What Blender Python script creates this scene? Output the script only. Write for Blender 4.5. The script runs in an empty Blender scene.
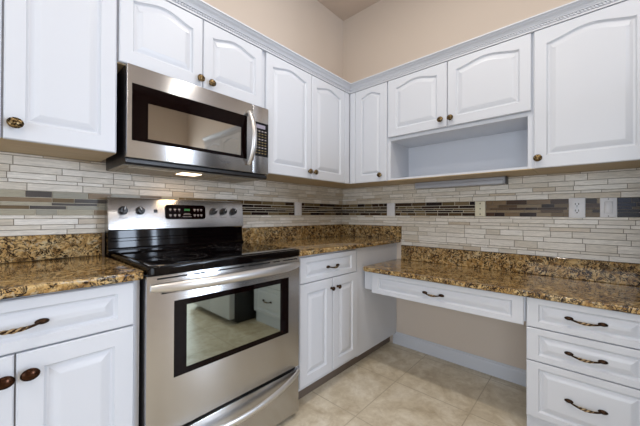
import bpy, bmesh, math, random
from mathutils import Vector, Matrix, Quaternion
sc = bpy.context.scene
COL = sc.collection
random.seed(7)

# ------------------------------------------------------------------ camera
def setup_camera():
    f, yaw, roll, pitch = 292.65, math.radians(42.406), math.radians(.2419), math.radians(.2592)
    pos = Vector((-2.3236, -1.817, 1.115))
    F0 = Vector((math.cos(yaw), math.sin(yaw), 0)); R0 = Vector((math.sin(yaw), -math.cos(yaw), 0)); U0 = Vector((0, 0, 1))
    F = F0*math.cos(pitch) + U0*math.sin(pitch); U1 = U0*math.cos(pitch) - F0*math.sin(pitch)
    R = R0*math.cos(roll) + U1*math.sin(roll); U = U1*math.cos(roll) - R0*math.sin(roll)
    cd = bpy.data.cameras.new('camera'); cam = bpy.data.objects.new('camera', cd); COL.objects.link(cam)
    cd.sensor_fit = 'HORIZONTAL'; cd.sensor_width = 36; cd.lens = 36*f/640; cd.clip_start = .02
    m = Matrix((R, U, -F)).transposed().to_4x4(); m.translation = pos
    cam.matrix_world = m
    sc.camera = cam
setup_camera()

# ------------------------------------------------------------------ world, lights, exposure
def srgb(r, g, b):
    def c(v):
        v /= 255
        return v/12.92 if v <= .04045 else ((v+.055)/1.055)**2.4
    return (c(r), c(g), c(b), 1)

w = bpy.data.worlds.new('world'); sc.world = w; w.use_nodes = True
w.node_tree.nodes['Background'].inputs[0].default_value = (.62, .74, 1, 1)
w.node_tree.nodes['Background'].inputs[1].default_value = .6
sc.view_settings.view_transform = 'Standard'; sc.view_settings.look = 'None'
sc.view_settings.gamma = 1; sc.view_settings.exposure = -0.60

def area(name, loc, rot, sx, sy, power, color, shape='RECTANGLE'):
    l = bpy.data.lights.new(name, 'AREA'); l.shape = shape; l.size = sx; l.size_y = sy
    l.energy = power; l.color = color
    o = bpy.data.objects.new(name, l); COL.objects.link(o); o.location = loc; o.rotation_euler = rot
    return o
PI = math.pi
DAY = (.70, .82, 1.0); WARM = (1.0, .80, .56)
# daylight entering by the two big windows behind the camera
for wx in (-.30, -.82): area('window_daylight', (wx, -4.28, 1.35), (PI/2, 0, 0), .26, 1.55, 56, DAY)
area('window_daylight', (-4.68, -2.2, 1.25), (0, -PI/2, 0), 1.7, 2.4, 66, (.80, .89, 1.0))
# recessed ceiling lights
DOWN = [(-1.22, -1.10), (-1.22, -2.35), (-2.7, -1.5), (-2.7, -2.9)]
DOWNPOW = [19, 12, 14, 14]
for (x, y), p in zip(DOWN, DOWNPOW):
    area('ceiling_lamp_light', (x, y, 3.035), (0, 0, 0), .16, .16, p, (1, .93, .84), 'DISK')
# light under the microwave over the cooktop
area('cooktop_lamp_light', (-1.63, -.2, 1.325), (0, 0, 0), .08, .05, .5, (1, .62, .3))

# ------------------------------------------------------------------ materials
def mat(name, color, rough=.5, metal=0, **kw):
    m = bpy.data.materials.new(name); m.use_nodes = True
    b = m.node_tree.nodes['Principled BSDF']
    b.inputs['Base Color'].default_value = color
    b.inputs['Roughness'].default_value = rough; b.inputs['Metallic'].default_value = metal
    for k, v in kw.items(): b.inputs[k.replace('_', ' ')].default_value = v
    return m
def N(m, t, **kw):
    n = m.node_tree.nodes.new(t)
    for k, v in kw.items(): setattr(n, k, v)
    return n
def L(m, a, b): m.node_tree.links.new(a, b)
def coords(m, scale=(1, 1, 1), rot=(0, 0, 0), obj=True):
    tc = N(m, 'ShaderNodeTexCoord'); mp = N(m, 'ShaderNodeMapping')
    mp.inputs['Scale'].default_value = scale; mp.inputs['Rotation'].default_value = rot
    L(m, tc.outputs['Object'], mp.inputs['Vector']); return mp.outputs['Vector']
def noise(m, vec, scale, detail=4, rough=.5, dist=0):
    n = N(m, 'ShaderNodeTexNoise'); n.inputs['Scale'].default_value = scale
    n.inputs['Detail'].default_value = detail; n.inputs['Roughness'].default_value = rough
    n.inputs['Distortion'].default_value = dist
    L(m, vec, n.inputs['Vector']); return n.outputs['Fac']
def ramp(m, fac, stops, interp='LINEAR'):
    r = N(m, 'ShaderNodeValToRGB'); r.color_ramp.interpolation = interp
    e = r.color_ramp.elements
    while len(e) < len(stops): e.new(.5)
    for i, (p, c) in enumerate(stops): e[i].position = p; e[i].color = c
    L(m, fac, r.inputs['Fac']); return r.outputs['Color']
def mix(m, fac, a, b, mode='MIX'):
    n = N(m, 'ShaderNodeMix', data_type='RGBA', blend_type=mode)
    for sock, v in ((n.inputs[0], fac), (n.inputs[6], a), (n.inputs[7], b)):
        if hasattr(v, 'links'): L(m, v, sock)
        else: sock.default_value = v
    return n.outputs[2]
def bump(m, h, strength=.2, dist=.001):
    b = N(m, 'ShaderNodeBump'); b.inputs['Strength'].default_value = strength; b.inputs['Distance'].default_value = dist
    L(m, h, b.inputs['Height']); L(m, b.outputs['Normal'], m.node_tree.nodes['Principled BSDF'].inputs['Normal'])
def setc(m, c): L(m, c, m.node_tree.nodes['Principled BSDF'].inputs['Base Color'])
def setr(m, c): L(m, c, m.node_tree.nodes['Principled BSDF'].inputs['Roughness'])

M = {}
def wallpaint(name, c):
    m = mat(name, c, .75); v = coords(m)
    bump(m, noise(m, v, 90, 3), .12, .002); return m
M['wall'] = wallpaint('beige_wall_paint', srgb(208, 195, 182))
M['ceiling'] = wallpaint('ceiling_paint', srgb(196, 180, 166))
M['white'] = mat('white_cabinet_lacquer', srgb(206, 210, 218), .36)
bump(M['white'], noise(M['white'], coords(M['white']), 260, 2), .03, .0005)
M['trim'] = mat('white_trim_paint', srgb(206, 209, 216), .4)
M['under'] = mat('maple_plywood', srgb(205, 172, 122), .5)
v = coords(M['under'], (3, 40, 40)); setc(M['under'], ramp(M['under'], noise(M['under'], v, 2, 4), [(.3, srgb(184, 162, 124)), (.7, srgb(202, 182, 146))]))
M['dark'] = mat('black_plastic', (.012, .011, .012, 1), .35)
M['gap'] = mat('dark_gap', (.01, .01, .01, 1), .8)
M['grille'] = mat('dark_grille', (.02, .018, .016, 1), .5)

def steel(name, color, axis, rough=.27):
    m = mat(name, color, rough, 1)
    v = coords(m, (2, 90, 90)); n = noise(m, v, 3, 2)
    setr(m, ramp(m, n, [(.2, (rough-.01,)*3+(1,)), (.8, (rough+.012,)*3+(1,))]))
    b = m.node_tree.nodes['Principled BSDF']
    b.inputs['Anisotropic'].default_value = .8; b.inputs['Anisotropic Rotation'].default_value = .25
    tg = N(m, 'ShaderNodeTangent'); tg.direction_type = 'RADIAL'; tg.axis = 'Z'
    L(m, tg.outputs['Tangent'], b.inputs['Tangent'])
    return m
M['steel'] = steel('brushed_stainless_steel', (.52, .52, .525, 1), 'x', .25)
M['fridge'] = mat('pale_steel_enamel', srgb(196, 200, 208), .3, .25)
M['steel_handle'] = mat('satin_steel_handle', (.66, .65, .64, 1), .36, 1)
M['glass_black'] = mat('black_glass', (.002, .0015, .002, 1), .03, 0, Specular_IOR_Level=.3)
M['glass_frame'] = mat('dark_window_border', (.0035, .001, .001, 1), .05, 0, Specular_IOR_Level=.12)
M['oven_pane'] = mat('tinted_mirror_glass', (.33, .36, .31, 1), .03, 1)
M['mw_pane'] = mat('smoked_reflective_glass', (.36, .33, .28, 1), .04, 1)
M['enamel'] = mat('black_enamel', (.003, .002, .002, 1), .05, 0, Specular_IOR_Level=.2)
M['ring'] = mat('grey_burner_print', (.16, .16, .17, 1), .25)
M['keys'] = mat('grey_key_print', (.30, .27, .27, 1), .5)
M['clock'] = mat('green_clock_digits', (.05, .3, .08, 1), .5, 0, Emission_Color=(.25, 1, .35, 1), Emission_Strength=.25)
M['lcd'] = mat('lilac_lcd', (.30, .28, .36, 1), .2, 0)
M['olivekeys'] = mat('olive_keypad_print', (.16, .12, .05, 1), .4)
M['print'] = mat('grey_print', (.10, .10, .11, 1), .5)
M['brass'] = mat('antique_brass', (.25, .15, .06, 1), .38, 1)
v = coords(M['brass']); setc(M['brass'], ramp(M['brass'], noise(M['brass'], v, 170, 3), [(.40, (.02, .012, .007, 1)), (.68, (.36, .25, .12, 1))]))
M['bronze'] = mat('dark_bronze', (.055, .025, .015, 1), .25, 1)
M['gilt'] = mat('gilt_brass', (.38, .28, .16, 1), .42, 1)
M['bronzepull'] = mat('aged_bronze', (.045, .026, .016, 1), .38, 1)
M['plate'] = mat('white_plate_plastic', srgb(218, 218, 221), .35)
M['cream'] = mat('cream_plate_plastic', srgb(214, 208, 184), .4)
M['lightgrey'] = mat('grey_diffuser_plastic', srgb(172, 176, 186), .35)
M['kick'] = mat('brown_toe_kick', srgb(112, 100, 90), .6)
M['lamp'] = mat('lamp_glass', (1, .9, .75, 1), .4, 0, Emission_Color=(1, .8, .55, 1), Emission_Strength=6)
M['filter'] = mat('aluminium_mesh_filter', (.42, .36, .28, 1), .45, .35)
vv = coords(M['filter'], (260, 260, 260)); ch = N(M['filter'], 'ShaderNodeTexChecker'); ch.inputs['Scale'].default_value = 1
L(M['filter'], vv, ch.inputs['Vector']); setc(M['filter'], mix(M['filter'], ch.outputs['Fac'], (.12, .10, .07, 1), (.6, .52, .4, 1)))
M['outside'] = mat('daylight_pane', (.6, .7, .8, 1), .3, 0, Emission_Color=(.75, .87, 1, 1), Emission_Strength=1.6)

def granite():
    m = mat('golden_brown_granite', (.4, .25, .1, 1), .07, 0, Specular_IOR_Level=.28)
    v = coords(m)
    n1 = noise(m, v, 14, 6, .62, 1.6)
    base = ramp(m, n1, [(.28, (.10, .05, .018, 1)), (.38, (.27, .15, .05, 1)), (.48, (.46, .29, .11, 1)), (.60, (.60, .43, .205, 1)), (.72, (.52, .43, .26, 1))])
    n2 = noise(m, v, 23, 6, .66, 2.2)          # dark swirls
    sw = ramp(m, n2, [(.425, (0, 0, 0, 1)), (.445, (1, 1, 1, 1)), (.51, (1, 1, 1, 1)), (.53, (0, 0, 0, 1))])
    n5 = noise(m, v, 9, 3, .5, .5)
    gate = ramp(m, n5, [(.36, (.35, .35, .35, 1)), (.5, (1, 1, 1, 1))])
    c = mix(m, mix(m, 1.0, sw, gate, 'MULTIPLY'), base, (.022, .012, .009, 1))
    n4 = noise(m, v, 62, 3, .6, .8)
    fl = ramp(m, n4, [(.555, (0, 0, 0, 1)), (.62, (.95, .95, .95, 1))])
    c = mix(m, fl, c, (.015, .009, .007, 1))
    n6 = noise(m, v, 70, 2, .5, .3)
    cr = ramp(m, n6, [(.62, (0, 0, 0, 1)), (.69, (.7, .7, .7, 1))])
    c = mix(m, cr, c, (.46, .38, .25, 1))
    setc(m, c); return m
M['granite'] = granite()

def tile_mat(name, rough, vein, gloss_var=0):
    m = mat(name, (.6, .5, .4, 1), rough)
    at = N(m, 'ShaderNodeAttribute'); at.attribute_name = 'tile_colour'
    v = coords(m, (7, 7, 60)); n = noise(m, v, 2.2, 6, .7, 1.0)
    r = ramp(m, n, [(.25, (1-vein,)*3+(1,)), (.75, (1+vein*.35,)*3+(1,))])
    setc(m, mix(m, 1.0, at.outputs['Color'], r, 'MULTIPLY'))
    bump(m, n, .12, .0015)
    return m
M['stone_tile'] = tile_mat('travertine_strip_tile', .42, .38)
M['glass_tile'] = tile_mat('glass_mosaic_tile', .22, .25)
M['glass_tile'].node_tree.nodes['Principled BSDF'].inputs['Specular IOR Level'].default_value = .14
M['grout'] = mat('tan_grout', srgb(132, 122, 110), .85)
M['grout_light'] = mat('cream_grout', srgb(196, 188, 170), .8)

def floor_mat():
    m = mat('travertine_floor_tile', (.5, .4, .3, 1), .42)
    tc = N(m, 'ShaderNodeTexCoord'); mp = N(m, 'ShaderNodeMapping'); mp.inputs['Location'].default_value = (.533, 1.328-.0, 0)
    L(m, tc.outputs['Object'], mp.inputs['Vector'])
    br = N(m, 'ShaderNodeTexBrick'); br.offset = 0; br.inputs['Scale'].default_value = 1
    br.inputs['Brick Width'].default_value = .4572; br.inputs['Row Height'].default_value = .4572
    br.inputs['Mortar Size'].default_value = .003; br.inputs['Mortar Smooth'].default_value = .3
    br.inputs['Color1'].default_value = (.88, .88, .88, 1); br.inputs['Color2'].default_value = (1, 1, 1, 1)
    L(m, mp.outputs['Vector'], br.inputs['Vector'])
    v = tc.outputs['Object']
    a = ramp(m, noise(m, v, 4.2, 8, .62, 1.0), [(.33, srgb(196, 182, 158)), (.5, srgb(215, 204, 182)), (.66, srgb(229, 221, 204))])
    b = ramp(m, noise(m, v, 17, 6, .7, .5), [(.32, srgb(196, 182, 158)), (.6, (1, 1, 1, 1))])
    c = mix(m, .45, a, b, 'MULTIPLY')
    c = mix(m, .30, c, br.outputs['Color'], 'MULTIPLY')
    c = mix(m, br.outputs['Fac'], c, srgb(176, 163, 141))
    setc(m, c)
    bump(m, br.outputs['Fac'], -.3, .002)
    return m
M['floor'] = floor_mat()

# ------------------------------------------------------------------ mesh helpers
def new_bm(): return bmesh.new()
def link(name, bm, m, parent=None, smooth=False, loc=None, rot=None):
    me = bpy.data.meshes.new(name)
    bmesh.ops.recalc_face_normals(bm, faces=bm.faces[:])
    bm.to_mesh(me); bm.free()
    mats = m if isinstance(m, (list, tuple)) else [m]
    for k in mats: me.materials.append(M[k] if isinstance(k, str) else k)
    if smooth:
        for p in me.polygons: p.use_smooth = True
        me.set_sharp_from_angle(angle=math.radians(35))
    o = bpy.data.objects.new(name, me); COL.objects.link(o)
    if parent: o.parent = parent
    if loc: o.location = loc
    if rot: o.rotation_euler = rot
    return o
def box(bm, x0, x1, y0, y1, z0, z1, bev=0, seg=2, mi=0):
    r = bmesh.ops.create_cube(bm, size=1)
    vs = r['verts']
    for v in vs:
        v.co = Vector(((x0+x1)/2 + v.co.x*(x1-x0), (y0+y1)/2 + v.co.y*(y1-y0), (z0+z1)/2 + v.co.z*(z1-z0)))
    fs = set(f for v in vs for f in v.link_faces)
    for f in fs: f.material_index = mi
    if bev:
        es = list(set(e for f in fs for e in f.edges))
        r2 = bmesh.ops.bevel(bm, geom=es, offset=bev, segments=seg, profile=.5, affect='EDGES', clamp_overlap=True)
        for f in r2['faces']: f.material_index = mi
    return bm
def sweep(bm, path, radii, n=10, up=Vector((0, 0, 1)), cap=True, squash=(1, 1), mi=0):
    """tube along path; radii float or list; squash = (side, up) factors"""
    rings = []
    P = [Vector(p) for p in path]
    for i, p in enumerate(P):
        t = (P[min(i+1, len(P)-1)] - P[max(i-1, 0)]).normalized()
        s = t.cross(up)
        if s.length < 1e-5: s = t.cross(Vector((0, 1, 0)))
        s.normalize(); u = s.cross(t).normalized()
        r = radii[i] if isinstance(radii, (list, tuple)) else radii
        rings.append([bm.verts.new(p + s*math.cos(2*PI*k/n)*r*squash[0] + u*math.sin(2*PI*k/n)*r*squash[1]) for k in range(n)])
    for a, b in zip(rings, rings[1:]):
        for k in range(n):
            f = bm.faces.new((a[k], a[(k+1) % n], b[(k+1) % n], b[k])); f.material_index = mi
    if cap:
        for r in (rings[0], rings[-1]):
            f = bm.faces.new(r); f.material_index = mi
    return bm
def lathe(bm, prof, n=24, axis='y', c=(0, 0, 0), sx=1, sz=1, mi=0):
    """prof: list of (radius, height along -axis(y)) ; axis y -> protrudes to -y"""
    rings = []
    for r, h in prof:
        ring = []
        for k in range(n):
            a = 2*PI*k/n
            if axis == 'y': co = (c[0]+r*math.cos(a)*sx, c[1]-h, c[2]+r*math.sin(a)*sz)
            else: co = (c[0]+r*math.cos(a)*sx, c[1]+r*math.sin(a)*sz, c[2]+h)
            ring.append(bm.verts.new(co))
        rings.append(ring)
    for a, b in zip(rings, rings[1:]):
        for k in range(n):
            f = bm.faces.new((a[k], a[(k+1) % n], b[(k+1) % n], b[k])); f.material_index = mi
    for r in (rings[0], rings[-1]):
        f = bm.faces.new(r); f.material_index = mi
    return bm
def prism(bm, poly, axis, a, b, mi=0):
    """extrude 2D poly; axis 'x': poly=(y,z); 'y': (x,z); 'z': (x,y)"""
    def P(p, t):
        return {'x': (t, p[0], p[1]), 'y': (p[0], t, p[1]), 'z': (p[0], p[1], t)}[axis]
    A = [bm.verts.new(P(p, a)) for p in poly]; B = [bm.verts.new(P(p, b)) for p in poly]
    n = len(poly)
    fs = [bm.faces.new(A), bm.faces.new(B)] + [bm.faces.new((A[i], A[(i+1) % n], B[(i+1) % n], B[i])) for i in range(n)]
    for f in fs: f.material_index = mi
    return bm
def each(name, boxes, m, parent, bev=0):
    out = []
    for b in boxes: out.append(link(name, box(new_bm(), *b, bev), m, parent))
    return out
def empty(name, loc=(0, 0, 0), rz=0):
    o = bpy.data.objects.new(name, None); COL.objects.link(o); o.location = loc; o.rotation_euler = (0, 0, rz)
    o.empty_display_size = .1
    return o
def tag(o, label=None, cat=None, group=None, kind=None):
    if label: o['label'] = label
    if cat: o['category'] = cat
    if group: o['group'] = group
    if kind: o['kind'] = kind
    return o
def struct(o): o['kind'] = 'structure'; return o

# ------------------------------------------------------------------ room shell
X0, Y0, ZC = -4.75, -4.35, 3.0645
struct(link('floor', box(new_bm(), X0, 0, Y0, 0, -.05, 0), 'floor'))
struct(link('ceiling', box(new_bm(), X0, 0, Y0, 0, ZC, ZC+.05), 'ceiling'))
wall_left = struct(link('wall_left', box(new_bm(), X0-.1, .1, 0, .1, -.05, ZC+.05), 'wall'))
wall_right = struct(link('wall_right', box(new_bm(), 0, .1, Y0-.1, 0, -.05, ZC+.05), 'wall'))
def holed_wall(name, axis, p0, p1, a0, a1, h0, h1, z0, z1):
    bm = new_bm()
    def bx(a, b, c, d):
        if axis == 'y': box(bm, a, b, p0, p1, c, d)
        else: box(bm, p0, p1, a, b, c, d)
    bx(a0, h0, -.05, ZC+.05); bx(h1, a1, -.05, ZC+.05); bx(h0, h1, -.05, z0); bx(h0, h1, z1, ZC+.05)
    return struct(link(name, bm, 'wall'))
bm = new_bm()
for a, b, z0, z1 in ((X0, -1.0, -.05, ZC+.05), (-.64, -.48, -.05, ZC+.05), (-.12, 0, -.05, ZC+.05), (-1.0, -.64, -.05, .5), (-1.0, -.64, 2.2, ZC+.05), (-.48, -.12, -.05, .5), (-.48, -.12, 2.2, ZC+.05)):
    box(bm, a, b, Y0-.1, Y0, z0, z1)
struct(link('wall_near', bm, 'wall'))
holed_wall('wall_far_left', 'x', X0-.1, X0, Y0, 0, -3.4, -1.0, .55, 2.45)
def window(name, axis, p, a0, a1, z0, z1):
    e = struct(empty(name, (0, 0, 0)))
    bm = new_bm(); t = .05
    def bx(b, A, B, C, D, q0, q1):
        if axis == 'y': box(b, A, B, q0, q1, C, D, .004)
        else: box(b, q0, q1, A, B, C, D, .004)
    q0, q1 = p-.07, p-.02
    bx(bm, a0, a1, z0, z0+t, q0, q1); bx(bm, a0, a1, z1-t, z1, q0, q1)
    nm = 3 if a1-a0 > 1 else 2
    for k in range(nm):
        c = a0 + (a1-a0-t)*k/(nm-1); bx(bm, c, c+t, z0+t, z1-t, q0, q1)
    link('window_frame', bm, 'trim', e)
    b2 = new_bm(); bx(b2, a0+t, a1-t, z0+t, z1-t, p-.055, p-.045)
    link('window_pane', b2, 'outside', e)
window('window_1', 'y', Y0, -1.0, -.64, .5, 2.2)
window('window_3', 'y', Y0, -.48, -.12, .5, 2.2)
window('window_2', 'x', X0, -3.4, -1.0, .55, 2.45)
# baseboard under the desk on the right wall
def baseboard(name, y0, y1):
    bm = new_bm()
    prism(bm, [(0, 0), (-.013, 0), (-.013, .078), (-.010, .088), (-.005, .094), (-.004, .104), (0, .104)], 'y', y0, y1)
    return struct(link(name, bm, 'trim'))
baseboard('baseboard_right', -1.588, -.57)

# ------------------------------------------------------------------ tile backsplash
def tile_run(name, parent, onright, u0, u1, z0, rows, mtl, grout, pick, lens, thick=.008, gap=.002, seed=1, grout_t=.005):
    """strip tiles on a wall; u runs along the wall from the room corner"""
    rnd = random.Random(seed)
    bm = new_bm(); lay = bm.loops.layers.float_color.new('tile_colour')
    def P(u, d, z): return (-d, -u, z) if onright else (-u, -d, z)
    ztop = z0 + sum(rows)
    def slab(a, b, c, d, t, t0, mi, colr, ch=0):
        vs = [bm.verts.new(P(a, t0, c)), bm.verts.new(P(b, t0, c)), bm.verts.new(P(b, t0, d)), bm.verts.new(P(a, t0, d)),
              bm.verts.new(P(a+ch, t, c+ch)), bm.verts.new(P(b-ch, t, c+ch)), bm.verts.new(P(b-ch, t, d-ch)), bm.verts.new(P(a+ch, t, d-ch))]
        for q in ((4, 5, 6, 7), (0, 1, 5, 4), (1, 2, 6, 5), (2, 3, 7, 6), (3, 0, 4, 7)):
            f = bm.faces.new([vs[i] for i in q]); f.material_index = mi
            for lp in f.loops: lp[lay] = colr
    slab(u0, u1, z0, ztop, grout_t, 0, 1, (1, 1, 1, 1))
    z = z0
    for h in rows:
        u = u0 - rnd.random()*.15
        while u < u1:
            l = rnd.uniform(*lens)
            a, b = max(u, u0), min(u+l, u1)
            if b-a > .008:
                t = thick + rnd.uniform(-.0008, .0008)
                slab(a+gap/2, b-gap/2, z+gap/2, z+h-gap/2, t, grout_t*.9, 0, pick(rnd, (a+b)/2, z), .0007)
            u += l
        z += h
    me = bpy.data.meshes.new(name); bm.to_mesh(me); bm.free()
    for k in (mtl, grout): me.materials.append(M[k])
    o = bpy.data.objects.new(name, me); COL.objects.link(o); o.parent = parent
    return o
def lerp(a, b, t): return tuple(a[i]+(b[i]-a[i])*t for i in range(3))+(1,)
def stone(rnd, u, z):
    t = rnd.random()
    c = lerp(srgb(208, 199, 183), srgb(238, 234, 226), t)
    if rnd.random() < .09: c = lerp(c, srgb(190, 170, 140), .6)
    return c
B0, B1, ZU = 1.106, 1.2145, 1.3725
below = [.016, .028, .021, .0245][::-1]          # bottom to top, splash top up to the band
above = [.033, .016, .028, .031, .040, .010]
s = (B1-B0)/.110
bandrows = [.026*s, .018*s, .014*s, .022*s, .030*s]
lenS = (.08, .23)
ULEFT = 2.75
tile_run('stone_tile_lower', wall_left, False, .008, ULEFT, 1.0165, below, 'stone_tile', 'grout', stone, lenS, seed=3)
tile_run('stone_tile_upper', wall_left, False, .008, ULEFT, B1, above, 'stone_tile', 'grout', stone, lenS, seed=4)
low_b = [.030, .016, .045, .030, .0385]
tile_run('stone_tile_lower', wall_right, True, .645, 2.3, .857, low_b, 'stone_tile', 'grout', stone, lenS, seed=5)
tile_run('stone_tile_lower', wall_right, True, .0, 2.3, 1.0165, below, 'stone_tile', 'grout', stone, lenS, seed=6)
tile_run('stone_tile_upper', wall_right, True, .0, 2.3, B1, above, 'stone_tile', 'grout', stone, lenS, seed=7)
def pal(cols):
    def f(rnd, u, z): return rnd.choice(cols)
    return f
dark = pal([srgb(40, 28, 24), srgb(52, 36, 26), srgb(86, 68, 44), srgb(104, 88, 60), srgb(34, 26, 26), srgb(120, 104, 78), srgb(60, 44, 32)])
taupe = pal([srgb(150, 134, 112), srgb(92, 88, 86), srgb(176, 170, 152), srgb(140, 122, 100), srgb(116, 100, 78), srgb(162, 160, 148)])
taupe2 = pal([srgb(128, 108, 84), srgb(96, 78, 60), srgb(140, 124, 100), srgb(74, 56, 44), srgb(112, 94, 70), srgb(52, 40, 36)])
navy = pal([srgb(22, 22, 40), srgb(34, 28, 34), srgb(92, 78, 60), srgb(26, 26, 50)])
tile_run('mosaic_band', wall_left, False, .008, .578, B0, bandrows, 'glass_tile', 'grout_light', dark, (.045, .13), seed=11, gap=.0036)
tile_run('mosaic_band', wall_left, False, .659, 1.6, B0, bandrows, 'glass_tile', 'grout_light', dark, (.07, .17), seed=12, gap=.0036)
tile_run('mosaic_band', wall_left, False, 1.6, ULEFT, B0, bandrows, 'glass_tile', 'grout_light', taupe, (.07, .19), seed=13)
tile_run('mosaic_band', wall_right, True, 0, .507, B0, bandrows, 'glass_tile', 'grout_light', dark, (.05, .13), seed=14, gap=.0036)
tile_run('mosaic_band', wall_right, True, .584, 1.219, B0, bandrows, 'glass_tile', 'grout_light', dark, (.06, .16), seed=15, gap=.0036)
tile_run('mosaic_band', wall_right, True, 1.287, 1.735, B0, bandrows, 'glass_tile', 'grout', taupe2, (.06, .16), seed=16, gap=.0014)
tile_run('mosaic_band', wall_right, True, 1.735, 1.94, B0, bandrows, 'glass_tile', 'grout', taupe2, (.06, .16), seed=17, gap=.0014)
tile_run('mosaic_band', wall_right, True, 1.94, 2.3, B0, bandrows, 'glass_tile', 'grout', navy, (.06, .16), seed=18, gap=.0014)

# ------------------------------------------------------------------ cabinet parts
def inset(poly, d):
    """offset a closed CCW polygon inwards by d with mitres"""
    n = len(poly); out = []
    for i in range(n):
        p0, p1, p2 = Vector(poly[i-1]), Vector(poly[i]), Vector(poly[(i+1) % n])
        a = (p1-p0).normalized(); b = (p2-p1).normalized()
        na = Vector((-a.y, a.x)); nb = Vector((-b.y, b.x))
        m = (na+nb)
        if m.length < 1e-6: m = na
        m.normalize(); k = d/max(.45, m.dot(na))
        out.append(p1 + m*k)
    return out
def front(name, parent, x0, x1, z0, z1, yb, arch=0, stile=.058, rail=.058, t=.018, field=.036, NA=18):
    """raised-panel front; occupies local x0..x1, z0..z1, back face y=yb, facing -y"""
    bm = new_bm(); yf = yb - t
    if arch: stile -= .005
    ix0, ix1, iz0, iz1 = x0+stile, x1-stile, z0+rail, z1-rail
    inner = [(ix0, iz0), (ix1, iz0)]
    outer = [(x0, z0), (x1, z0)]
    if arch:
        iz1 += .020; spring = iz1 - arch
        inner.append((ix1, spring)); outer.append((x1, z1))
        for i in range(1, NA):
            u = i/NA
            sh = min(1, max(0, (min(u, 1-u) - .02)/.48))
            h = (.5-.5*math.cos(PI*sh))*.55 + .45*math.sin(PI/2*sh)
            xx = ix1 + (ix0-ix1)*u
            inner.append((xx, spring + arch*h)); outer.append((x1+(x0-x1)*(i/NA), z1))
        inner.append((ix0, spring)); outer.append((x0, z1))
    else:
        inner += [(ix1, iz1), (ix0, iz1)]; outer += [(x1, z1), (x0, z1)]
    loops = []
    r = .0035
    def L3(pts, y): loops.append([bm.verts.new((p[0], y, p[1])) for p in pts])
    L3(outer, yb); L3(outer, yf+r)
    o2 = [(min(max(p[0], x0+r), x1-r), min(max(p[1], z0+r), z1-r)) for p in outer]
    L3(o2, yf)
    L3(inner, yf)
    L3(inset(inner, .0025), yf+.0045)
    L3(inset(inner, .007), yf+.0100)
    L3(inset(inner, .012), yf+.0105)
    L3(inset(inner, field*.65), yf+.0055)
    L3(inset(inner, field), yf+.0015)
    L3(inset(inner, field+.004), yf+.0008)
    n = len(inner)
    for a, b in zip(loops, loops[1:]):
        for i in range(n): bm.faces.new((a[i], a[(i+1) % n], b[(i+1) % n], b[i]))
    bm.faces.new(loops[-1]); bm.faces.new(loops[0])
    o = link(name, bm, 'white', parent)
    return o
def knob(parent, x, z, y, m='brass', r=.0178, wide=1.08):
    bm = new_bm()
    lathe(bm, [(.0085, 0), (.0075, .004), (.0055, .008), (.0058, .012), (r*.75, .0155), (r, .019), (r*1.02, .0215), (r*.9, .0245), (r*.86, .0235), (r*.6, .0265), (r*.3, .0285), (.001, .029)], 20, 'y', (x, y, z), wide)
    if m == 'brass':
        for k in range(14):   # rope edge
            a = 2*PI*k/14
            bmesh.ops.create_icosphere(bm, subdivisions=1, radius=.0023, matrix=Matrix.Translation((x+math.cos(a)*r*.93*wide, y-.0238, z+math.sin(a)*r*.93)))
    o = link('knob', bm, m, parent, True)
    return o
def pull(parent, x, z, y, half=.055, center='gilt'):
    """bow pull with leaf ends and a twisted grip"""
    bm = new_bm(); n = 24; path = []; rad = []
    for i in range(n+1):
        t = i/n*2-1
        yy = y - .004 - .022*(1-t**2)**.6 if abs(t) < 1 else y-.004
        path.append((x+half*t, yy, z-.006*(1-t*t))); rad.append(.0046 + .0012*math.cos(t*PI))
    sweep(bm, path, rad, 8)
    for s_ in (-1, 1):
        lathe(bm, [(.0115, 0), (.0125, .003), (.010, .009), (.004, .013), (.0005, .0135)], 14, 'y', (x+s_*(half+.001), y, z), 1.35, .72)
    o = link('pull', bm, 'bronzepull', parent, True)
    bm = new_bm()
    path = [(x+half*t, y-.004-.022*(1-t*t)**.6, z-.006*(1-t*t)) for t in [(-.5+1.0*i/14) for i in range(15)]]
    for j in range(2):
        pp = []
        for i, p in enumerate(path):
            a = i*.75 + j*PI
            pp.append((p[0], p[1]-.0022*math.cos(a), p[2]+.0030*math.sin(a)))
        sweep(bm, pp, [.0022+.0022*math.sin(PI*i/14) for i in range(15)], 7)
    link('grip', bm, center, o, True)
    return o

def upper_carcass(parent, x0, x1, z0, z1, d=.318, open_below=None, stiles=()):
    """closed box (or box with an open shelf below) with a face frame"""
    bm = new_bm(); t = .018
    if open_below is None:
        box(bm, x0, x1, -d, -.001, z0+.004, z1)
        link('carcass', bm, 'white', parent)
    else:
        zs = open_below
        box(bm, x0, x0+.022, -d, -.001, z0+.004, z1, .001); box(bm, x1-.022, x1, -d, -.001, z0+.004, z1, .001)
        box(bm, x0+.022, x1-.022, -d, -.001, zs-.0, zs+.02)             # shelf above the niche
        box(bm, x0+.022, x1-.022, -d+.003, -.001, zs+.02, z1)
        box(bm, x0+.022, x1-.022, -d, -.001, z0+.004, z0+.016)       # niche floor
        box(bm, x0+.022, x1-.022, -.012, -.001, z0+.016, zs)         # back
        link('carcass', bm, 'white', parent)
    bm = new_bm(); box(bm, x0+.001, x1-.001, -d+.001, -.009, z0, z0+.004)
    link('bottom_panel', bm, 'under', parent)

ZB, ZT = 1.373, 2.130
FY = -.319   # back plane of the upper doors
def upA(name, x0, x1, label, group=None):
    e = empty(name, (x0, 0, 0)); tag(e, label, 'cabinet', group); return e
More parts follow.
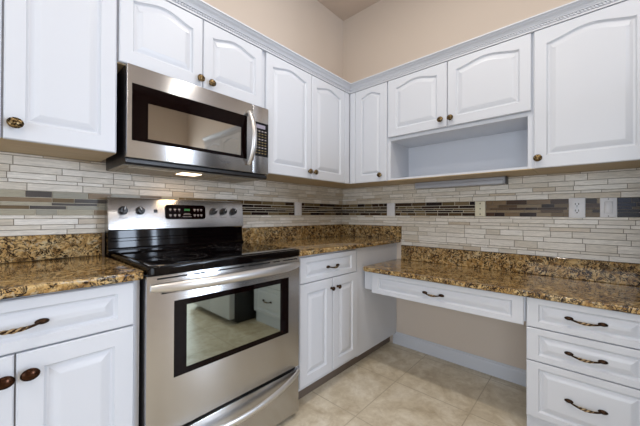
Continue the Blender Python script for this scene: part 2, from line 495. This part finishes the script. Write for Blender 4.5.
# 1. two-door cabinet at the far left
c = upA('upper_cabinet', -2.655, -1.986, 'white upper cabinet at the left edge, hung left of the microwave', None)
upper_carcass(c, 0, .669, ZB, 2.14)
d = front('door', c, .008, .332, ZB, ZT, FY, .034, .058, .064); knob(d, .304, 1.427, -.337)
d = front('door', c, .338, .663, ZB, ZT, FY, .034, .058, .064); knob(d, .366, 1.427, -.337, 'brass', .0185, 1.15)
# 2. over the microwave
c = upA('upper_cabinet', -1.986, -1.208, 'short white two-door cabinet directly above the microwave')
upper_carcass(c, 0, .778, 1.7665, 2.14)
d = front('door', c, .004, .3725, 1.770, ZT, FY, .032, .056, .060); knob(d, .355, 1.811, -.337)
d = front('door', c, .3765, .752, 1.770, ZT, FY, .032, .056, .060); knob(d, .416, 1.806, -.337)
# 3. tall pair right of the microwave
c = upA('upper_cabinet', -1.208, -.001, 'tall white two-door upper cabinet between microwave and room corner')
upper_carcass(c, 0, 1.207, ZB, 2.14)
d = front('door', c, .004, .4105, ZB, ZT, FY, .030, .056, .064); knob(d, .384, 1.423, -.337)
d = front('door', c, .4145, .803, ZB, ZT, FY, .030, .056, .064); knob(d, .441, 1.423, -.337)
bm = new_bm(); box(bm, .806, .869, -.337, -.318, ZB, ZT, .004); link('corner_stile', bm, 'white', c)
# right wall uppers (local x = distance from the corner along the wall)
def upB(u0, label):
    e = empty('upper_cabinet', (0, -u0, 0), -PI/2); tag(e, label, 'cabinet'); return e
c = upB(0, 'narrow white single-door upper cabinet in the room corner')
upper_carcass(c, .3190, .689, ZB, 2.14)
d = front('door', c, .394, .686, ZB, ZT, FY, .030, .062, .060, field=.026); knob(d, .636, 1.421, -.337)
bm = new_bm(); box(bm, .341, .391, -.337, -.318, ZB, ZT, .004); link('corner_stile', bm, 'white', c)
c = upB(.689, 'white two-door wall cabinet with an open shelf below, above the desk')
upper_carcass(c, 0, .902, ZB, 2.14, open_below=1.674)
d = front('door', c, .008, .4425, 1.699, ZT, FY, .033, .070, .058); knob(d, .406, 1.749, -.337)
d = front('door', c, .4465, .897, 1.699, ZT, FY, .033, .058, .058); knob(d, .470, 1.748, -.337)
c = upB(1.591, 'tall white single-door upper cabinet at the right edge above the desk')
upper_carcass(c, 0, .459, ZB, 2.14)
d = front('door', c, .008, .452, ZB, ZT, FY, .036, .060, .068); knob(d, .027, 1.426, -.337, 'brass', .0185)

c = upB(2.052, 'short white two-door cabinet above the refrigerator past the right edge')
upper_carcass(c, 0, .948, 1.79, 2.14)
d = front('door', c, .008, .472, 1.792, ZT, FY, .034, .056, .06); knob(d, .437, 1.83, -.337)
d = front('door', c, .476, .940, 1.792, ZT, FY, .034, .056, .06); knob(d, .511, 1.83, -.337)
# crown moulding, mitred at the corner, with a rope bead
def crown():
    prof = [(.3185, 2.1325), (.341, 2.1325), (.341, 2.140), (.3385, 2.142), (.3385, 2.155), (.347, 2.156), (.348, 2.161), (.346, 2.163), (.352, 2.172), (.364, 2.178), (.366, 2.180), (.364, 2.182), (.370, 2.188), (.378, 2.189), (.378, 2.196), (.3185, 2.196)]
    bm = new_bm(); e0 = [bm.verts.new((-2.655, -p[0], p[1])) for p in prof]
    e1 = [bm.verts.new((-p[0], -p[0], p[1])) for p in prof]
    e2 = [bm.verts.new((-p[0], -3.00, p[1])) for p in prof]; n = len(prof)
    for a, b in ((e0, e1), (e1, e2)):
        for i in range(n): bm.faces.new((a[i], a[(i+1) % n], b[(i+1) % n], b[i]))
    bm.faces.new(e0); bm.faces.new(e2)
    o = link('crown_moulding', bm, 'trim'); tag(o, 'white crown moulding with rope bead running along the cabinet tops', 'moulding')
    bm = new_bm()   # rope: slanted beads in a row
    def bead(p, t):
        up = Vector((0, 0, 1)); n_ = 6
        a = Vector(p) - t*.006 - up*.0055; b = Vector(p) + t*.006 + up*.0055
        sweep(bm, [a, (a+b)/2, b], [.0022, .0050, .0022], 6)
    x = -2.64
    while x < -.36: bead((x, -.3425, 2.1485), Vector((1, 0, 0))); x += .0135
    y = -2.04
    while y < -.36: bead((-.3425, y, 2.1485), Vector((0, 1, 0))); y += .0135
    link('rope_bead', bm, 'trim', o, True)
crown()

# ------------------------------------------------------------------ base cabinets (left wall)
ZCB = .8765
def baseA(x0, label):
    e = empty('base_cabinet', (x0, 0, 0)); tag(e, label, 'cabinet'); return e
c = baseA(-2.640, 'white base cabinet with drawer and two doors left of the stove')
bm = new_bm(); box(bm, 0, .668, -.593, -.001, .105, ZCB-.001, .001); link('carcass', bm, 'white', c)
bm = new_bm(); box(bm, 0, .668, -.53, -.02, 0, .105); link('toe_kick', bm, 'white', c)
d = front('drawer', c, .006, .646, .716, .868, -.594, 0, .050, .032, field=.034); pull(d, .345, .792, -.612, .058)
d = front('door', c, .006, .347, .122, .711, -.594, 0, .058, .055); knob(d, .328, .647, -.612, 'bronze', .0175, 1.2)
d = front('door', c, .351, .646, .122, .711, -.594, 0, .058, .055); knob(d, .379, .650, -.612, 'bronze', .0175, 1.2)
c = baseA(-1.199, 'white base cabinet with drawer and two doors between stove and desk')
bm = new_bm(); box(bm, .0, 1.198, -.593, -.010, .095, ZCB-.001, .001); link('carcass', bm, 'white', c)
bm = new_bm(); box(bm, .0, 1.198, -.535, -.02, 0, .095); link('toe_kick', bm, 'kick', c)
bm = new_bm(); box(bm, .603, 1.197, -.598, -.5935, .095, ZCB-.002, .001); link('filler_panel', bm, 'white', c)
d = front('drawer', c, .030, .573, .714, .866, -.594, 0, .050, .031, field=.034); pull(d, .318, .785, -.612, .046)
d = front('door', c, .030, .319, .120, .709, -.594, 0, .058, .055); knob(d, .304, .645, -.612, 'bronzepull', .0135)
d = front('door', c, .323, .595, .120, .709, -.594, 0, .056, .055); knob(d, .368, .646, -.612, 'bronzepull', .0135)

# counters
def counter(name, pts, z0, z1, label, bev=.008, splash=None):
    bm = new_bm(); prism(bm, pts, 'z', z0, z1)
    es = [e for e in bm.edges if abs(e.verts[0].co.z-e.verts[1].co.z) < 1e-6]
    bmesh.ops.bevel(bm, geom=es, offset=bev, segments=3, profile=.6, affect='EDGES', clamp_overlap=True)
    o = link(name, bm, 'granite', None, True)
    tag(o, label, 'countertop')
    return o
def rounded(x0, x1, y0, y1, corners, r=.03, n=5):
    """rect outline CCW; corners in set of 'bl','br' rounded (y0 is the front)"""
    pts = []
    def arc(cx, cy, a0):
        for i in range(n+1):
            a = a0 + PI/2*i/n; pts.append((cx+r*math.cos(a), cy+r*math.sin(a)))
    if 'bl' in corners: arc(x0+r, y0+r, PI)
    else: pts.append((x0, y0))
    if 'br' in corners: arc(x1-r, y0+r, 1.5*PI)
    else: pts.append((x1, y0))
    pts.append((x1, y1))
    if 'tl' in corners: arc(x0+r, y1-r, PI/2)
    else: pts.append((x0, y1))
    return pts
counter('granite_countertop', rounded(-2.66, -1.9700, -.635, -.001, {'br'}, .010), .8775, .9065, 'brown speckled granite countertop left of the stove')
o = counter('granite_countertop', rounded(-1.202, -.001, -.635, -.001, set()), .8775, .9065, 'raised granite countertop between the stove and the corner')
def splash(parent, pts, z0, z1):
    bm = new_bm(); prism(bm, pts, 'z', z0, z1)
    return link('granite_backsplash', bm, 'granite', parent)
g1 = [o for o in COL.objects if o.name == 'granite_countertop'][0]
bm = new_bm(); box(bm, -2.66, -1.976, -.020, -.001, .9067, 1.0163, .002); link('backsplash', bm, 'granite', g1)
bm = new_bm(); prism(bm, [(-1.202, -.001), (-1.202, -.020), (-.020, -.020), (-.020, -.645), (-.001, -.645), (-.001, -.001)], 'z', .9067, 1.0163)
link('backsplash', bm, 'granite', o)
# desk top (front edge runs along the right wall)
DX = -.5595
dt = counter('granite_desktop', rounded(DX, -.001, -2.05, -.614, {'tl'}, .03), .709, .7375, 'lower granite desktop along the right wall')
bm = new_bm(); box(bm, -.020, -.001, -2.05, -.648, .7377, .8565, .002); link('backsplash', bm, 'granite', dt)

# ------------------------------------------------------------------ desk drawer and drawer stack (right wall)
def baseB(name, u0, label, cat):
    e = empty(name, (0, -u0, 0), -PI/2); tag(e, label, cat); return e
c = baseB('desk_drawer_unit', .614, 'wide white desk drawer unit spanning the open knee space', 'drawer unit')
bm = new_bm(); box(bm, 0, .972, -.5185, -.40, .575, .708, .001); box(bm, 0, .07, -.40, -.002, .575, .708); box(bm, .90, .972, -.40, -.002, .575, .708)
link('apron', bm, 'white', c)
d = front('drawer', c, .070, .965, .5600, .705, -.519, 0, .050, .031, field=.034); pull(d, .508, .632, -.537, .050)
c = baseB('drawer_cabinet', 1.589, 'white three-drawer base cabinet under the desk at the right', 'cabinet')
bm = new_bm(); box(bm, 0, .455, -.518, -.002, .115, .708, .001); link('carcass', bm, 'white', c)
bm = new_bm(); box(bm, .0, .455, -.500, -.02, 0, .115); link('toe_kick', bm, 'white', c)
for z0, z1, zp in ((.5605, .706, .635), (.396, .556, .472), (.118, .3915, .253)):
    d = front('drawer', c, .002, .447, z0, z1, -.519, 0, .048, .030, field=.034); pull(d, .222, zp+.002, -.537, .056)

c = baseB('refrigerator', 2.095, 'tall steel refrigerator with dark sides past the desk, mirrored in the oven window', 'refrigerator')
bm = new_bm(); box(bm, 0, .90, -.72, -.02, .03, 1.74, .004); link('body', bm, 'dark', c)
bm = new_bm(); box(bm, .02, .88, -.68, -.05, 0, .03); link('plinth', bm, 'dark', c)
for a, b, hx in ((.002, .40, .37), (.404, .898, .435)):
    bm = new_bm(); box(bm, a, b, -.785, -.722, .06, 1.735, .008, 3); d = link('door', bm, 'fridge', c, True)
    bm = new_bm(); sweep(bm, [(hx, -.786, .55), (hx, -.83, .58), (hx, -.83, 1.50), (hx, -.786, 1.53)], .011, 10, up=Vector((0, 1, 0))); link('handle', bm, 'steel_handle', d, True)

# ------------------------------------------------------------------ stove
SX0, SX1 = -1.9665, -1.2065
st = empty('stove', (0, 0, 0)); tag(st, 'stainless steel freestanding electric stove with black glass cooktop', 'stove')
bm = new_bm(); box(bm, SX0+.002, SX1-.002, -.618, -.03, .03, .888); link('body', bm, 'dark', st)
bm = new_bm(); box(bm, SX0+.02, SX1-.02, -.58, -.05, 0, .03); link('plinth', bm, 'dark', st)
# cooktop: rounded frame with inset glass
bm = new_bm()
prism(bm, rounded(SX0+.004, SX1-.001, -.668, -.075, {'bl', 'br'}, .034, 8), 'z', .892, .924)
es = [e for e in bm.edges if e.verts[0].co.z > .92 and e.verts[1].co.z > .92]
bmesh.ops.bevel(bm, geom=es, offset=.010, segments=4, profile=.5, affect='EDGES', clamp_overlap=True)
ct = link('cooktop', bm, 'enamel', st, True)
bm = new_bm(); box(bm, SX0+.022, SX1-.022, -.640, -.10, .924, .9265, .001); gl = link('cooktop_glass', bm, 'glass_black', ct)
def ring(cx, cy, r, w_=.0022):
    bm = new_bm()
    n = 48
    A = [bm.verts.new((cx+math.cos(2*PI*k/n)*r, cy+math.sin(2*PI*k/n)*r, .9269)) for k in range(n)]
    B = [bm.verts.new((cx+math.cos(2*PI*k/n)*(r-w_), cy+math.sin(2*PI*k/n)*(r-w_), .9269)) for k in range(n)]
    for k in range(n): bm.faces.new((A[k], A[(k+1) % n], B[(k+1) % n], B[k]))
    link('burner_ring', bm, 'ring', ct)
for cx, cy, r in ((-1.78, -.49, .105), (-1.78, -.49, .07), (-1.40, -.49, .085), (-1.40, -.24, .115), (-1.40, -.24, .08), (-1.78, -.24, .08), (-1.59, -.22, .05)): ring(cx, cy, r)
# backguard: black riser and slanted stainless console
bm = new_bm()
prism(bm, [(-.03, .90), (-.112, .90), (-.112, .932), (-.098, .945), (-.092, 1.03), (-.03, 1.03)], 'x', SX0-.001, SX1-.010)
bg = link('backguard', bm, 'enamel', st)
bm = new_bm()
prism(bm, [(-.098, .975), (-.101, .978), (-.101, .990), (-.096, .993)], 'x', SX0+.01, SX1-.02)
link('ridge', bm, 'enamel', bg)
bm = new_bm()
prism(bm, [(-.03, 1.030), (-.108, 1.030), (-.113, 1.036), (-.096, 1.186), (-.090, 1.194), (-.078, 1.197), (-.03, 1.197)], 'x', SX0-.003, SX1-.011)
bmesh.ops.bevel(bm, geom=[e for e in bm.edges if abs(e.verts[0].co.x-e.verts[1].co.x) < 1e-6], offset=.003, segments=2, affect='EDGES', clamp_overlap=True)
con = link('control_console', bm, 'steel', st, True)
ang = math.atan2(.017, .150)     # console face tilt
def onface(x, z): return (x, -.113 + (z-1.036)*.017/.150, z)
def face_obj(name, bm, m, x, z, parent, smooth=True, lift=0):
    p = onface(x, z)
    return link(name, bm, m, parent, smooth, (p[0], p[1]-lift, p[2]), (-ang, 0, 0))
for kx in (-1.907, -1.831, -1.429, -1.362, -1.292):
    bm = new_bm(); lathe(bm, [(.0215, 0), (.0215, .003), (.019, .005), (.0175, .020), (.0155, .023), (.001, .0235)], 24)
    k = face_obj('knob', bm, 'dark', kx, 1.130, con)
    a_ = random.choice([.4, -.5, .2, .8])
    bm = new_bm(); box(bm, -.0045, .0045, -.029, -.020, -.017, .017, .0015)
    g = link('grip', bm, 'dark', k, False, (0, 0, 0), (0, a_, 0))
    bm = new_bm(); box(bm, -.0014, .0014, -.0296, -.0288, .002, .0165)
    link('pointer', bm, 'plate', g)
for kx in (-1.907, -1.831, -1.429, -1.362, -1.292):
    for j in range(3): face_obj('printed_mark', box(new_bm(), -.005, .005, -.0006, .0004, -.0015, .0015), 'print', kx-.014+j*.014, 1.0925, con, False)
    for j in range(9):
        a = math.radians(-130+j*32)
        face_obj('printed_dot', box(new_bm(), -.001, .001, -.0006, .0004, -.001, .001), 'print', kx+math.sin(a)*.029, 1.130+math.cos(a)*.029, con, False)
bm = new_bm(); box(bm, -.009, .009, -.003, .001, -.009, .009, .001); face_obj('light_button', bm, 'dark', -1.757, 1.129, con)
bm = new_bm()
def rrect(bm, w_, h, r, y0, y1, skew=0):
    pts = []
    for cx, cz, a0 in ((w_-r, h-r, 0), (-w_+r, h-r, PI/2), (-w_+r, -h+r, PI), (w_-r, -h+r, 1.5*PI)):
        for i in range(6):
            a = a0+PI/2*i/5; pts.append((cx+r*math.cos(a), cz+r*math.sin(a)))
    return prism(bm, pts, 'y', y0, y1)
rrect(bm, .1145, .0405, .016, -.003, .001)
dp = face_obj('display_panel', bm, 'glass_frame', -1.5955, 1.1245, con, False)
kb = []
for r_ in range(2):
    for j in range(6):
        x_ = (-.088, -.063, -.040, .048, .068, .088)[j]
        kb.append((x_-.0060, x_+.0060, -.0036, -.0028, .011-r_*.032, .018-r_*.032)); kb.append((x_-.003, x_+.003, -.0036, -.0028, .005-r_*.032, .008-r_*.032))
for z_, w_ in ((-.008, .016), (-.015, .022), (-.027, .026)): kb.append((-w_+.004, w_+.004, -.0036, -.0028, z_-.0012, z_+.0012))
each('key_marking', kb, 'keys', dp)
def text(name, body, size, m, parent, loc, rot, ext=.0002):
    cu = bpy.data.curves.new(name, 'FONT'); cu.body = body; cu.size = size; cu.extrude = ext; cu.align_x = 'CENTER'; cu.align_y = 'CENTER'
    tmp = bpy.data.objects.new('tmp', cu); COL.objects.link(tmp)
    dg = bpy.context.evaluated_depsgraph_get(); me = bpy.data.meshes.new_from_object(tmp.evaluated_get(dg))
    bpy.data.objects.remove(tmp)
    me.materials.clear(); me.materials.append(M[m])
    o = bpy.data.objects.new(name, me); COL.objects.link(o); o.parent = parent; o.location = loc; o.rotation_euler = rot
    return o
text('clock_digits', '10:02', .016, 'clock', dp, (.003, -.0034, .012), (PI/2, 0, 0))
text('maker_lettering', 'FRIGIDAIRE', .010, 'print', con, onface(-1.575, 1.062), (PI/2-ang, 0, 0))
bm = new_bm(); box(bm, -1.80, -1.765, -.075, -.055, 1.1965, 1.1975); link('vent_slot', bm, 'gap', con)

# oven door
bm = new_bm()
box(bm, SX0+.001, SX1-.001, -.645, -.620, .283, .886, .004)
dr = link('oven_door', bm, 'steel', st, True)
bm = new_bm(); box(bm, -1.869, -1.286, -.6475, -.6445, .486, .780, .001); fr = link('window_border', bm, 'glass_frame', dr)
bm = new_bm(); box(bm, -1.822, -1.345, -.6483, -.6470, .512, .757); link('window_glass', bm, 'oven_pane', fr)
vs_ = []
for a, b in ((-1.930, -1.82), (-1.795, -1.745), (-1.69, -1.56), (-1.535, -1.41), (-1.39, -1.345), (-1.325, -1.225)): vs_.append((a, b, -.6456, -.6435, .8695, .8755))
for a, b in ((-1.915, -1.82), (-1.79, -1.62), (-1.36, -1.25)): vs_.append((a, b, -.6456, -.6435, .8135, .8195))
each('vent_slot', vs_, 'gap', dr)
bm = new_bm()
path = []; n = 28
for i in range(n+1):
    t = i/n*2-1
    path.append((-1.5865+.366*t, -.655-.047*(1-abs(t)**3.2), .843))
sweep(bm, path, [.0195*(1-.35*abs(i/n*2-1)**8) for i in range(n+1)], 14, squash=(.75, 1.08))
link('door_handle', bm, 'steel_handle', dr, True)
# storage drawer with bowed handle
bm = new_bm(); box(bm, SX0+.001, SX1-.001, -.645, -.60, .035, .268, .004)
sd = link('storage_drawer', bm, 'steel', st, True)
bm = new_bm(); path = []
for i in range(n+1):
    t = i/n*2-1
    path.append((-1.5865+.372*t, -.650-.042*(1-t**2)**.8, .258-.045*(1-t**2)))
sweep(bm, path, .0125, 12, squash=(.7, 1.2))
link('drawer_handle', bm, 'steel_handle', sd, True)

# ------------------------------------------------------------------ microwave
mw = empty('microwave', (0, 0, 0)); tag(mw, 'stainless steel over-the-range microwave hung above the stove', 'microwave')
bm = new_bm()
prism(bm, [(-.009, 1.334), (-.30, 1.332), (-.345, 1.330), (-.352, 1.338), (-.352, 1.352), (-.332, 1.356), (-.332, 1.760), (-.009, 1.760)], 'x', -1.960, -1.2095)
link('body', bm, 'dark', mw)
def under(name, x0, x1, y0, y1, m, t=.004):
    bm = new_bm()
    z = lambda y: 1.3325
    prism(bm, [(y0, z(y0)), (y1, z(y1)), (y1, z(y1)-t), (y0, z(y0)-t)], 'x', x0, x1)
    return link(name, bm, m, mw)
under('bottom_plate', -1.958, -1.211, -.30, -.012, 'filter', .002)
under('grease_filter', -1.93, -1.70, -.27, -.05, 'filter', .007)
under('grease_filter', -1.47, -1.24, -.27, -.05, 'filter', .007)
under('lamp_cover', -1.68, -1.58, -.26, -.17, 'lamp', .005)
bm = new_bm(); box(bm, -1.9605, -1.3265, -.367, -.333, 1.357, 1.7605, .004); md = link('door', bm, 'steel', mw, True)
bm = new_bm(); box(bm, -1.9415, -1.3640, -.3692, -.3665, 1.432, 1.680, .001); wb = link('window_border', bm, 'glass_frame', md)
bm = new_bm(); box(bm, -1.879, -1.405, -.3700, -.3690, 1.448, 1.606); link('window_glass', bm, 'mw_pane', wb)
bm = new_bm(); box(bm, -1.3245, -1.2090, -.367, -.333, 1.357, 1.7605, .004); cp = link('control_panel', bm, 'steel', mw, True)
bm = new_bm(); box(bm, -1.3165, -1.2125, -.3692, -.3665, 1.462, 1.664, .001); kp = link('keypad', bm, 'glass_black', cp)
bm = new_bm(); box(bm, -1.301, -1.236, -.3700, -.3690, 1.628, 1.650); link('display', bm, 'lcd', kp)
for r_ in range(9):
    for j in range(4):
        x_ = -1.301+j*.022; z_ = 1.612-r_*.0165
        each('key_marking', [(x_-.006, x_+.007, -.3700, -.3690, z_-.0035, z_+.003)], 'olivekeys' if r_ % 3 else 'keys', kp)
bm = new_bm(); path = []
for i in range(25):
    t = i/24*2-1; path.append((-1.352, -.375-.050*(1-abs(t)**2.2), 1.5535+.152*t))
sweep(bm, path, .0125, 12, up=Vector((0, 1, 0)), squash=(1.2, .75)); link('handle', bm, 'steel_handle', md, True)
text('maker_lettering', 'FRIGIDAIRE', .012, 'print', md, (-1.50, -.3672, 1.395), (PI/2, 0, 0))

# ------------------------------------------------------------------ wall plates
def plate(onright, u, z, w_, h, m, label, cat, name, kind):
    e = empty(name, (0, -u, z) if onright else (-u, 0, z), -PI/2 if onright else 0)
    tag(e, label, cat)
    bm = new_bm(); box(bm, -w_/2, w_/2, -.0145, -.004, -h/2, h/2, .003, 3); p = link('cover', bm, m, e, True)
    bm = new_bm()
    if kind == 'outlet':
        for dz in (.0195, -.0195):
            b = new_bm(); rrect(b, .0165, .0145, .009, -.0165, -.0140)
            s_ = link('socket', b, m, p, False, (0, 0, dz))
            each('slot', [(-.0092, -.0056, -.0172, -.0164, -.002, .009), (.0056, .0092, -.0172, -.0164, -.002, .009), (-.003, .003, -.0172, -.0164, -.0115, -.006)], 'gap', s_)
        b = new_bm(); lathe(b, [(.003, 0), (.003, .001), (.0005, .0012)], 10, 'y', (0, -.0145, 0)); link('screw', b, 'lightgrey', p)
    elif kind == 'switch':
        box(bm, -.0165, .0165, -.0185, -.0140, -.033, .033, .002); link('rocker', bm, m, p, True)
        for dz in (.048, -.048): link('screw', lathe(new_bm(), [(.003, 0), (.003, .001), (.0005, .0012)], 10, 'y', (0, -.0145, dz)), 'print', p)
    elif kind == 'holes':
        for dz in (.038, 0, -.038): link('screw', lathe(new_bm(), [(.0042, 0), (.0042, .0008), (.0005, .001)], 12, 'y', (0, -.0145, dz)), 'gap', p)
    else:
        for dz in (.040, -.040): link('screw', lathe(new_bm(), [(.003, 0), (.003, .0008), (.0005, .001)], 12, 'y', (0, -.0145, dz)), 'lightgrey', p)
    return e
plate(False, .6185, 1.160, .076, .112, 'plate', 'white blank wall plate left of the corner, in the mosaic band', 'wall plate', 'wall_plate', 'blank')
plate(True, .5455, 1.160, .074, .112, 'plate', 'white blank wall plate right of the corner, in the mosaic band', 'wall plate', 'wall_plate', 'blank')
plate(True, 1.253, 1.159, .066, .106, 'cream', 'cream wall plate with three dark screws above the desk', 'wall plate', 'wall_plate', 'holes')
plate(True, 1.772, 1.160, .075, .120, 'plate', 'white duplex electrical outlet above the desk at the right', 'outlet', 'electrical_outlet', 'outlet')
plate(True, 1.905, 1.160, .070, .112, 'plate', 'white rocker light switch right of the outlet', 'switch', 'light_switch', 'switch')

# under-cabinet light bar
e = empty('under_cabinet_light', (0, -.795, 1.3715), -PI/2); tag(e, 'grey unlit light bar fixed under the open-shelf cabinet', 'light fixture')
bm = new_bm(); box(bm, 0, .621, -.078, -.012, -.046, 0, .006, 3); h_ = link('housing', bm, 'lightgrey', e, True)
bm = new_bm(); box(bm, .008, .613, -.084, -.030, -.050, -.018, .007, 3); link('diffuser', bm, 'lightgrey', h_, True)
bm = new_bm(); box(bm, .621, .629, -.082, -.010, -.050, 0, .002); link('end_cap', bm, 'print', h_, True)

# recessed ceiling lights (above the frame)
for i, (x, y) in enumerate(DOWN):
    e = empty('ceiling_light', (x, y, ZC)); tag(e, 'round white recessed ceiling light seen only in reflections', 'ceiling light', 'recessed ceiling lights')
    bm = new_bm(); n = 32
    prof = [(.105, 0), (.105, -.006), (.085, -.008), (.085, 0)]
    lathe(bm, [(r, h) for r, h in prof], n, 'z'); link('trim_ring', bm, 'trim', e, True)
